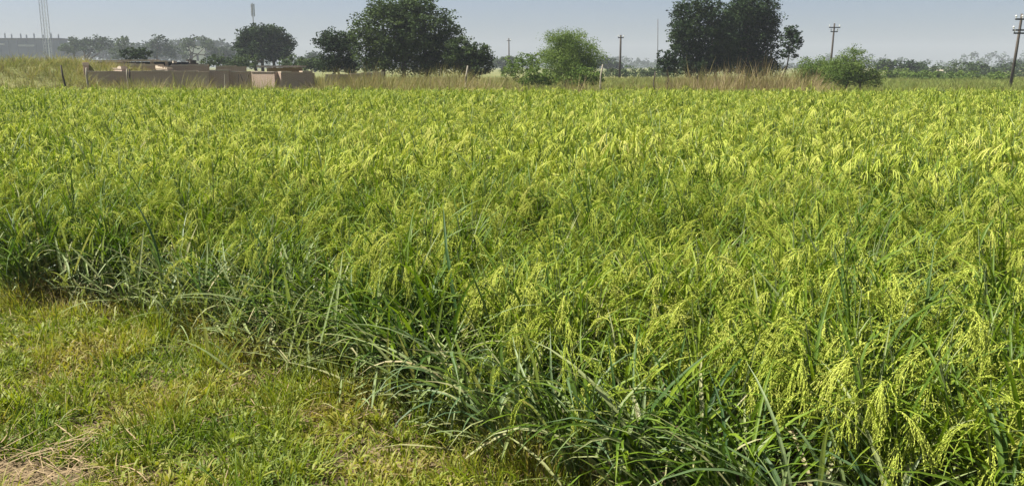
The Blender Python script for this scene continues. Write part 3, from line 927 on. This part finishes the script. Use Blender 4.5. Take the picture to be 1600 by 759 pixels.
# domed tree behind the brick walls
tree('domed_tree', 'dark flat topped domed tree behind the brick walls with a mast above', 'tree', 105,
     [(410, 54, 30, 14), (398, 66, 30, 18), (425, 62, 28, 20), (446, 74, 15, 16), (380, 76, 14, 13), (415, 78, 40, 14), (440, 86, 14, 8), (386, 68, 16, 18), (412, 60, 40, 22), (395, 84, 20, 8), (428, 88, 20, 8)],
     (412, 402, 432), DEEP, n=16000, leaf=0.30, clump=0.75, seed=20, tr=0.22)
# hazy trees, left
far_list = [
    (138, 70, [(150, 62, 20, 10), (132, 68, 16, 8), (165, 68, 16, 9), (146, 74, 30, 9)], 'hazy rounded tree right of the long grey shed', 330),
    (196, 0, [(196, 72, 17, 13), (190, 62, 10, 8), (204, 84, 18, 9), (182, 84, 14, 9)], 'hazy tree with a lopsided top, second right of the long grey shed', 320),
    (248, 0, [(250, 70, 20, 11), (246, 62, 10, 7), (258, 80, 22, 10), (238, 82, 18, 9)], 'hazy bluish tree left of the arched hazy tree', 330),
    (300, 0, [(306, 64, 20, 6), (292, 70, 12, 8), (325, 72, 14, 8), (290, 84, 8, 10), (335, 84, 12, 10)], 'hazy tree arching over a pale gap behind the brick walls', 340),
    (345, 0, [(348, 82, 16, 8), (362, 90, 14, 6)], 'low hazy tree just left of the domed tree', 360),
    (116, 0, [(117, 66, 8, 6), (112, 76, 16, 7)], 'smallest hazy tree beside the long grey shed', 340),
    (492, 0, [(490, 92, 16, 9), (472, 96, 14, 7)], 'low hazy tree right of the domed tree', 340),
    (785, 0, [(790, 96, 14, 7), (775, 99, 12, 6), (800, 95, 9, 7)], 'low hazy tree around the foot of the thin dark pole', 330),
    (950, 0, [(948, 98, 14, 8), (962, 102, 12, 6), (936, 100, 10, 8)], 'low hazy tree behind the middle utility pole', 300),
    (1395, 0, [(1392, 102, 16, 9), (1378, 106, 12, 8), (1404, 108, 10, 6)], 'grey green tree right of the tallest green bush', 190),
    (1428, 0, [(1430, 106, 18, 9), (1422, 102, 10, 6), (1444, 112, 12, 6)], 'grey green domed tree left of the pale houses', 190),
    (1524, 0, [(1526, 108, 18, 9), (1518, 106, 12, 7), (1540, 112, 14, 7), (1504, 114, 12, 6)], 'grey green rounded tree between the pale houses', 200),
    (1575, 0, [(1580, 104, 18, 8), (1562, 108, 14, 7), (1598, 106, 14, 8)], 'bluish hazy tree behind the leaning utility pole', 330),
]
for i, (tx, _, bl, lab, D) in enumerate(far_list):
    D = D * 0.72
    k = D / 330
    tree('hazy_tree', lab, 'tree', D, bl, (tx,), OLIVE if i % 2 else DEEP, n=1500, leaf=0.75 * k + 0.1, clump=1.9 * k, group=G_FAR, seed=40 + i, tr=0.4 * k + 0.08)

# low hedge on the right and the far tree line
def hedge(name, lab, px0, px1, py, ry, D, n, leaf, mat, seed, tagit=True):
    rng = np.random.default_rng(seed)
    sc = D / F
    bl = []
    x = px0
    while x < px1:
        w = rng.uniform(0.05, 0.10) * (px1 - px0) + 4
        h = ry * rng.uniform(0.6, 1.2)
        c = at(x, py + ry - h, D + rng.uniform(-0.03, 0.03) * D)
        bl.append(((c.x, c.y, c.z), (w * sc, w * sc, h * sc)))
        x += w * 0.8
    C, tint = crown_points(bl, n, leaf * 2.2, rng)
    return quads_object(name, leaf_quads(C, leaf, rng), mat, None, tint)
hg = hedge('hedge', '', 1420, 1532, 122, 9, 88, 5200, 0.22, SCRUB, 61)
tag(hg, 'long low green hedge across the right far side of the green field', 'hedge')
hg2 = hedge('hedge', '', 1546, 1575, 122, 9, 84, 1500, 0.2, SCRUB, 62)
tag(hg2, 'short rounded hedge left of the leaning utility pole', 'hedge')
hg3 = hedge('hedge', '', 1385, 1425, 116, 9, 95, 1800, 0.22, SCRUB, 63)
hg4 = hedge('hedge', '', 326, 400, 97, 9, 90, 2600, 0.24, OLIVE, 64)
tag(hg4, 'grey green scrub behind the ruins just left of the domed tree', 'hedge')
hg5 = hedge('hedge', '', 446, 560, 100, 10, 84, 4200, 0.24, OLIVE, 65)
tag(hg5, 'grey green scrub between the domed tree and the largest round tree', 'hedge')
hg6 = hedge('hedge', '', 1450, 1680, 112, 13, 135, 6500, 0.34, OLIVE, 66)
tag(hg6, 'row of low grey green trees along the far right skyline behind the leaning pole', 'tree row')
hg7 = hedge('hedge', '', 945, 1050, 113, 8, 110, 3000, 0.26, OLIVE, 67)
tag(hg7, 'low grey green scrub between the feathery tree and the tall dark pair', 'hedge')
tag(hg3, 'low pale green hedge right of the tallest bush', 'hedge')
for (a, b, py, ry, D, sd) in [(70, 372, 80, 12, 430, 74), (-400, 470, 92, 12, 620, 71), (440, 1060, 100, 8, 700, 72), (1000, 2000, 100, 12, 640, 73)]:
    o = hedge('far_tree_line', '', a, b, py, ry, D, 9000, 2.0, DEEP, sd)
    o['kind'] = 'stuff'

# ---------------------------------------------------------------- brick walls
def wall_part(root, p0, p1, h, t, z0=-0.2, coping=True, mat=None, gaps=()):
    a, b = np.array(p0, float), np.array(p1, float)
    L = np.linalg.norm(b - a); rz = math.atan2(b[1] - a[1], b[0] - a[0])
    o = root.location
    m = (a + b) / 2
    mb = MB(); mb.box((0, 0, 0), (L, t, h - z0))
    w = mb.build('wall', mat or BRICK, root, loc=(m[0] - o.x, m[1] - o.y, (h + z0) / 2)); w.rotation_euler.z = rz
    if coping:
        mb = MB()
        n = max(3, int(L / 0.55))
        lvl = 0.1
        for k in range(n):
            lvl = min(0.30, max(0.03, lvl + random.uniform(-0.09, 0.09)))
            hh = 0.5 * lvl + 0.03 if random.random() > 0.15 else 0.02
            mb.box((-L / 2 + (k + 0.5) * L / n, 0, (h - z0) / 2 + hh / 2 + 0.002), (L / n - 0.015, t + 0.06, hh))
        mb.build('coping', CREAM if random.random() < 0.8 else PLASTER, w)
    return w

def zy(py, D): return at(800, py, D).z
# enclosure on the right (dark front face, lit left face)
cx, cy = gx(432, 44), 44.0
rb = empty('brick_enclosure', (cx, cy, 0))
tag(rb, 'open topped brick enclosure with a dark shaded front wall, right end of the ruins', 'brick wall')
hB = zy(114, 44)
ex, ey_ = cx + 0.70 * 1.95, cy + 0.71 * 1.95
bx_, by_ = gx(392, 44.9), 44.9
wall_part(rb, (cx + 0.1, cy + 0.1), (ex, ey_), hB, 0.25)
wall_part(rb, (cx - 0.06, cy + 0.12), (bx_ + 0.1, by_), hB + 0.03, 0.25)
wall_part(rb, (bx_, by_ + 3.0), (gx(483, 49.6), by_ + 3.0), zy(106, 49.5), 0.25, coping=False)
mb = MB(); mb.box((0, 0, 0), (gx(484, 49) - bx_, 2.4, 0.09))  # slab added above the open enclosure so its back wall falls in shade
mb.build('shading_roof_slab', PLASTER, rb, loc=((gx(484, 49) + bx_) / 2 - cx, by_ + 2.1 - cy, zy(105.6, 49.0) + 0.05))
wall_part(rb, (ex + 0.0, ey_ + 0.2), (gx(483, 49.6), by_ + 2.9), hB - 0.02, 0.25, coping=False)
# pinkish middle wall
rm = empty('brick_wall', (gx(345, 47), 47, 0))
tag(rm, 'pinkish broken brick wall with leaning sticks in the middle of the ruins', 'brick wall')
wall_part(rm, (gx(328, 46.6), 46.6), (gx(358, 46.5), 46.5), zy(111, 46.5), 0.25)
wall_part(rm, (gx(358.5, 46.5), 46.8), (gx(391, 46.8), 46.8), zy(113, 46.8), 0.25)
wall_part(rm, (gx(338, 53), 53), (gx(384, 53), 53), zy(104.5, 53), 0.25)
for px, tilt in ((350, 0.05), (378, 0.35), (385, -0.3), (370, 0.1)):
    mb = MB(); b = at(px, 135, 45.6)
    mb.tube([(0, 0, -0.2), (0.4 * tilt, 0.05, 0.6), (tilt, 0.1, 1.15)], [0.03, 0.028, 0.02], 6)
    mb.build('stick', POLE_PALE if px == 350 else POLE_WOOD, rm, loc=(b.x - rm.location.x, -1.4, 0))
# enclosure on the left
ra = empty('brick_enclosure', (gx(135, 46), 46, 0))
tag(ra, 'long low brick enclosure with pale tops beside the grassy mound, left end of the ruins', 'brick wall')
wall_part(ra, (gx(133, 46), 46), (gx(326, 46), 46.0), zy(113, 46), 0.25)
wall_part(ra, (gx(133, 46) - 0.1, 46.3), (gx(133, 54), 54), zy(103, 48), 0.25)
wall_part(ra, (gx(140, 54.5), 54.5), (gx(326, 54.5), 54.5), zy(103.5, 54), 0.25)
wall_part(ra, (gx(190, 46), 46.3), (gx(170, 54), 54.2), zy(108, 48), 0.25)
wall_part(ra, (gx(262, 46), 46.3), (gx(245, 54), 54.2), zy(108, 48), 0.25)
# small flat roofed shelter behind: pale slabs, back wall coloured as the openings' shade
rs = empty('brick_shelter', (gx(200, 62), 62, 0))
tag(rs, 'low brick shelter with pale flat slabs over dark openings behind the left enclosure', 'building')
hs = zy(104, 62)
wall_part(rs, (gx(150, 63), 63), (gx(300, 63), 63), zy(97.2, 63), 0.3, coping=False, mat=OPENING_SHADE)  # solid wall coloured near black in place of shade behind the openings
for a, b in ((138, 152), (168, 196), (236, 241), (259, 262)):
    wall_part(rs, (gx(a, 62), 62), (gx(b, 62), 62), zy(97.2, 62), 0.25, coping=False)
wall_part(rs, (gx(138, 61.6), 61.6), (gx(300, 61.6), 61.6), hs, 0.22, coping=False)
for a, b, py in ((134, 190, 96.5), (191, 238, 95.6), (238, 262, 96.8)):
    mb = MB(); L = gx(b, 62) - gx(a, 62)
    mb.box((0, 0, 0), (L - 0.05, 2.0, 0.09))
    mb.build('shading_roof_slab', CREAM, rs, loc=(gx((a + b) / 2, 62) - rs.location.x, 0.55, zy(py, 62) + 0.04))
# rubble heap
def heap(name, label, px, D, w, h, n, mat, seed):
    rng = np.random.default_rng(seed)
    b = at(px, 104, D)
    root = empty(name, (b.x, D, 0))
    tag(root, label, 'rubble heap')
    mb = MB()
    for k in range(n):
        x = rng.normal(0, 0.4) * w; y = rng.normal(0, 0.4) * w
        z = h * math.exp(-((x / w) ** 2 + (y / w) ** 2) * 2.0) * rng.uniform(0.2, 1)
        s = rng.uniform(0.15, 0.35)
        mb.box((x, y, z), (s, s * rng.uniform(0.5, 1), s * rng.uniform(0.4, 0.8)), 0, 0.5, rng.uniform(0, PI))
    q = mb.build('stones', mat, root); q['kind'] = 'stuff'
    return root
heap('rubble_heap', 'dark heap of broken brick and stone behind the left enclosure', 298, 56, 1.0, 2.0, 260, RUBBLE, 5)
heap('rubble_heap', 'small pale heap of mortar rubble left of the dark heap', 274, 56, 0.5, 1.9, 90, PLASTER, 6)

# low wall right of the enclosure
rw = empty('low_wall', (gx(560, 50), 50, 0))
tag(rw, 'long low brick wall half hidden by dry grass under the largest tree', 'brick wall')
wall_part(rw, (gx(508, 49), 49), (gx(600, 49.5), 49.5), zy(117.5, 49), 0.25)

# ---------------------------------------------------------------- far buildings
def shed():
    D = 420.0
    root = empty('long_shed', (gx(10, D), D, 0))
    tag(root, 'long grey blue shed with short columns along its roof at the far left', 'building')
    o = root.location
    x0, x1 = gx(-120, D), gx(96, D)
    zt = zy(63, D)
    mb = MB(); mb.box(((x0 + x1) / 2 - o.x, 4, zt / 2), (x1 - x0, 8, zt)); mb.build('wall', CONCRETE_BLUE, root)
    mb = MB(); mb.box(((x0 + x1) / 2 - o.x, 4, zt + 0.45), (x1 - x0 + 1.2, 9, 0.9)); mb.build('roof', STEEL_DARK, root)
    for a, b, pa, pb in ((33, 58, 70, 73), (-40, 12, 68, 71)):
        mb = MB(); mb.box((gx((a + b) / 2, D) - o.x, -0.3, zy((pa + pb) / 2, D)), (gx(b, D) - gx(a, D), 0.6, zy(pa, D) - zy(pb, D)))
        mb.build('window_band', STEEL, root)
    pier = None
    for k, px in enumerate(range(-110, 96, 14)):
        if pier is None:
            mb = MB(); mb.box((0, 0, zt / 2), (0.9, 0.5, zt)); pier = mb.mesh('pier', [CONCRETE_BLUE])
        link('pier', pier, root, (gx(px, D) - o.x, -0.26, 0))
    proto_ = None
    for k, px in enumerate(range(-100, 94, 12)):
        if proto_ is None:
            mb = MB(); mb.box((0, 0, 0.85), (0.45, 0.45, 1.7)); mb.box((0, 0, 1.85), (0.15, 0.15, 0.5)); proto_ = mb.mesh('column', [STEEL])
        q = link('column', proto_, root, (gx(px + random.uniform(-2, 2), D) - o.x, 2.0, zt + 0.9)); q.scale.z = random.uniform(0.8, 1.25)
shed()

def house(label, px0, px1, pyt, D, depth=5, flat=True):
    x0, x1 = gx(px0, D), gx(px1, D)
    root = empty('small_house', ((x0 + x1) / 2, D, 0))
    tag(root, label, 'house', 'pale houses on the far side of the fields')
    w = x1 - x0; h = zy(pyt, D)
    mb = MB(); mb.box((0, depth / 2, h / 2), (w, depth, h)); mb.build('wall', WHITEWASH, root)
    mb = MB(); mb.box((0, depth / 2, h + 0.12), (w + 0.4, depth + 0.4, 0.22)); mb.build('roof', PLASTER, root)
    for k in (-0.25, 0.25):
        mb = MB(); mb.box((k * w, -0.03, h * 0.55), (w * 0.16, 0.1, h * 0.3)); mb.build('window', OPENING_SHADE, root)
house('pale flat roofed house seen through the arched hazy tree', 294, 315, 73, 350)
house('low pale house left of the rounded grey green tree on the right', 1480, 1494, 111, 230)
house('small bright house right of the rounded grey green tree', 1551, 1559, 114, 230)
house('bright white house just left of the leaning utility pole', 1566, 1578, 116, 150, 4)
house('white low building seen between feathery tree and middle utility pole', 940, 968, 116.5, 200, 4)

# ---------------------------------------------------------------- masts, poles and posts
def lattice_tower():
    D = 380.0
    root = empty('lattice_tower', (gx(77, D), D, 0))
    tag(root, 'tall steel lattice tower rising past the top of the picture at far left', 'tower')
    H = 34.0
    def wd(z): return 1.15 - 0.1 * z / H
    cs = [(-1, -1), (1, -1), (1, 1), (-1, 1)]
    for i, (a, b) in enumerate(cs):
        mb = MB(); mb.tube([(a * wd(0), b * wd(0), 0), (a * wd(H), b * wd(H), H)], [0.16, 0.12], 6)
        mb.build('leg', STEEL_PALE if i == 1 else STEEL, root)
    nlev = 14
    for k in range(nlev):
        z0, z1 = H * k / nlev, H * (k + 1) / nlev
        for i in range(4):
            (a, b), (c, d) = cs[i], cs[(i + 1) % 4]
            mb = MB()
            mb.tube([(a * wd(z0), b * wd(z0), z0), (c * wd(z1), d * wd(z1), z1)], [0.035, 0.035], 4)
            mb.tube([(c * wd(z0), d * wd(z0), z0), (a * wd(z1), b * wd(z1), z1)], [0.035, 0.035], 4)
            mb.build('brace', STEEL, root)
    return root
lattice_tower()

def mast():
    D = 260.0
    b = at(394, 5, D)
    root = empty('antenna_mast', (b.x, D, 0))
    tag(root, 'thin antenna mast with a thick top rising behind the domed tree', 'mast')
    mb = MB(); mb.tube([(0, 0, 0), (0, 0, b.z)], [0.22, 0.14], 8); mb.build('pole', STEEL, root)
    for k in range(3):
        mb = MB(); t = k * 2 * PI / 3 + 0.3
        mb.box((0.42 * math.cos(t), 0.42 * math.sin(t), b.z - 2.0), (0.34, 0.34, 3.4), rz=t); mb.build('antenna_panel', STEEL, root)
mast()

def utility_pole(label, D, base, top, r, arms, mat=POLE_WOOD, mid=None):
    """base, top: (px, py); arms: list of (fraction, half length, insulators)."""
    t3 = at(top[0], top[1], D); bx = gx(base[0], D)
    root = empty('utility_pole', (bx, D, 0))
    tag(root, label, 'utility pole')
    d = np.array([t3.x - bx, 0, t3.z])
    mb = MB(); mb.tube([(0, 0, -0.3), tuple(d * 0.5 + np.array([0.02 * t3.z, 0, 0]) * 0.3), tuple(d)], [r, r * 0.85, r * 0.7], 8); mb.build('pole', mat, root, smooth=True)
    for fr, hl, ins in arms:
        c = d * fr
        mb = MB(); mb.box((c[0], -r * 1.3, c[2]), (2 * hl, 0.09, 0.10)); am = mb.build('crossarm', STEEL_DARK, root)
        for k in range(ins):
            x = c[0] - hl * 0.9 + 1.8 * hl * k / max(1, ins - 1)
            mb = MB(); mb.tube([(x, -r * 1.3, c[2] + 0.052), (x, -r * 1.3, c[2] + 0.14), (x, -r * 1.3, c[2] + 0.18), (x, -r * 1.3, c[2] + 0.26)], [0.025, 0.03, 0.07, 0.04], 8)
            mb.build('insulator', CERAMIC, am)
    return root
utility_pole('dark leaning utility pole with crossarms at the right edge of the picture', 58, (1581, 140), (1597, 22), 0.11, [(0.93, 0.45, 3), (0.79, 0.5, 2), (0.75, 0.4, 2)])
utility_pole('slim dark utility pole with forked top behind the green bushes on the right', 90, (1296, 130), (1304, 37), 0.11, [(0.93, 0.55, 2), (0.86, 0.35, 2)])
utility_pole('dark straight utility pole right of the feathery tree', 95, (968, 122), (970, 55), 0.13, [(0.94, 0.3, 2)])
utility_pole('short dark pole right of the low ragged tree, far off', 180, (795, 110), (795, 60), 0.16, [(0.93, 0.4, 2)])
utility_pole('very thin faint pole left of the tall dark pair', 240, (1027, 112), (1028, 30), 0.11, [])

def post(label, D, base_px, top, r=0.035, mat=POLE_WOOD, cat='fence post', bow=0.03):
    t3 = at(top[0], top[1], D); bx = gx(base_px, D)
    gz = float(ground_z(bx, D))
    root = bpy.data.objects.new('fence_post', None)
    d = np.array([t3.x - bx, 0, t3.z - gz])
    mb = MB()
    mb.tube([(0, 0, -0.2), tuple(d * 0.35 + np.array([bow, 0, 0])), tuple(d * 0.7 + np.array([-bow * 0.6, 0.02, 0])), tuple(d)], [r * 1.1, r, r * 0.95, r * 0.8], 7)
    o = mb.build('fence_post', mat, smooth=True, loc=(bx, D, gz))
    tag(o, label, cat, 'fence posts beyond the rice')
post('dark leaning fence post in front of the grassy mound at left', 39, 101, (95, 102), 0.042)
post('pale fence post at the left end of the brick ruins', 43.5, 133, (135, 106), 0.05, POLE_PALE)
post('short pale post before the middle of the left brick enclosure', 44.5, 198, (198, 108), 0.045, POLE_PALE)
post('short dark post beside the pale post before the left brick enclosure', 44.6, 202, (202, 108), 0.045)
post('pale fence post leaning right below the ragged dark tree', 40, 724, (731, 103), 0.045, POLE_PALE)
post('short dark stub at the foot of the pale leaning post', 40, 731, (727, 120), 0.04)
post('pale stake leaning right beside the feathery tree', 41, 935, (942, 101), 0.045, POLE_PALE)
post('thin dark post at the left foot of the tall dark pair', 40, 1020, (1024, 112), 0.035)
post('short dark stake standing out of the rice on the right', 33.5, 1475, (1475, 141), 0.04)

# ---------------------------------------------------------------- air
hz = MB(); hz.box((0, 825, 22), (3000, 2250, 48))
vm, vt, vo = new_mat('thin_haze')
pv = vt.nodes.new('ShaderNodeVolumePrincipled')
pv.inputs['Color'].default_value = (0.48, 0.52, 0.61, 1)
pv.inputs['Density'].default_value = 0.00075
vt.links.new(pv.outputs[0], vo.inputs['Volume'])
hzo = hz.build('haze', vm)
hzo['kind'] = 'stuff'
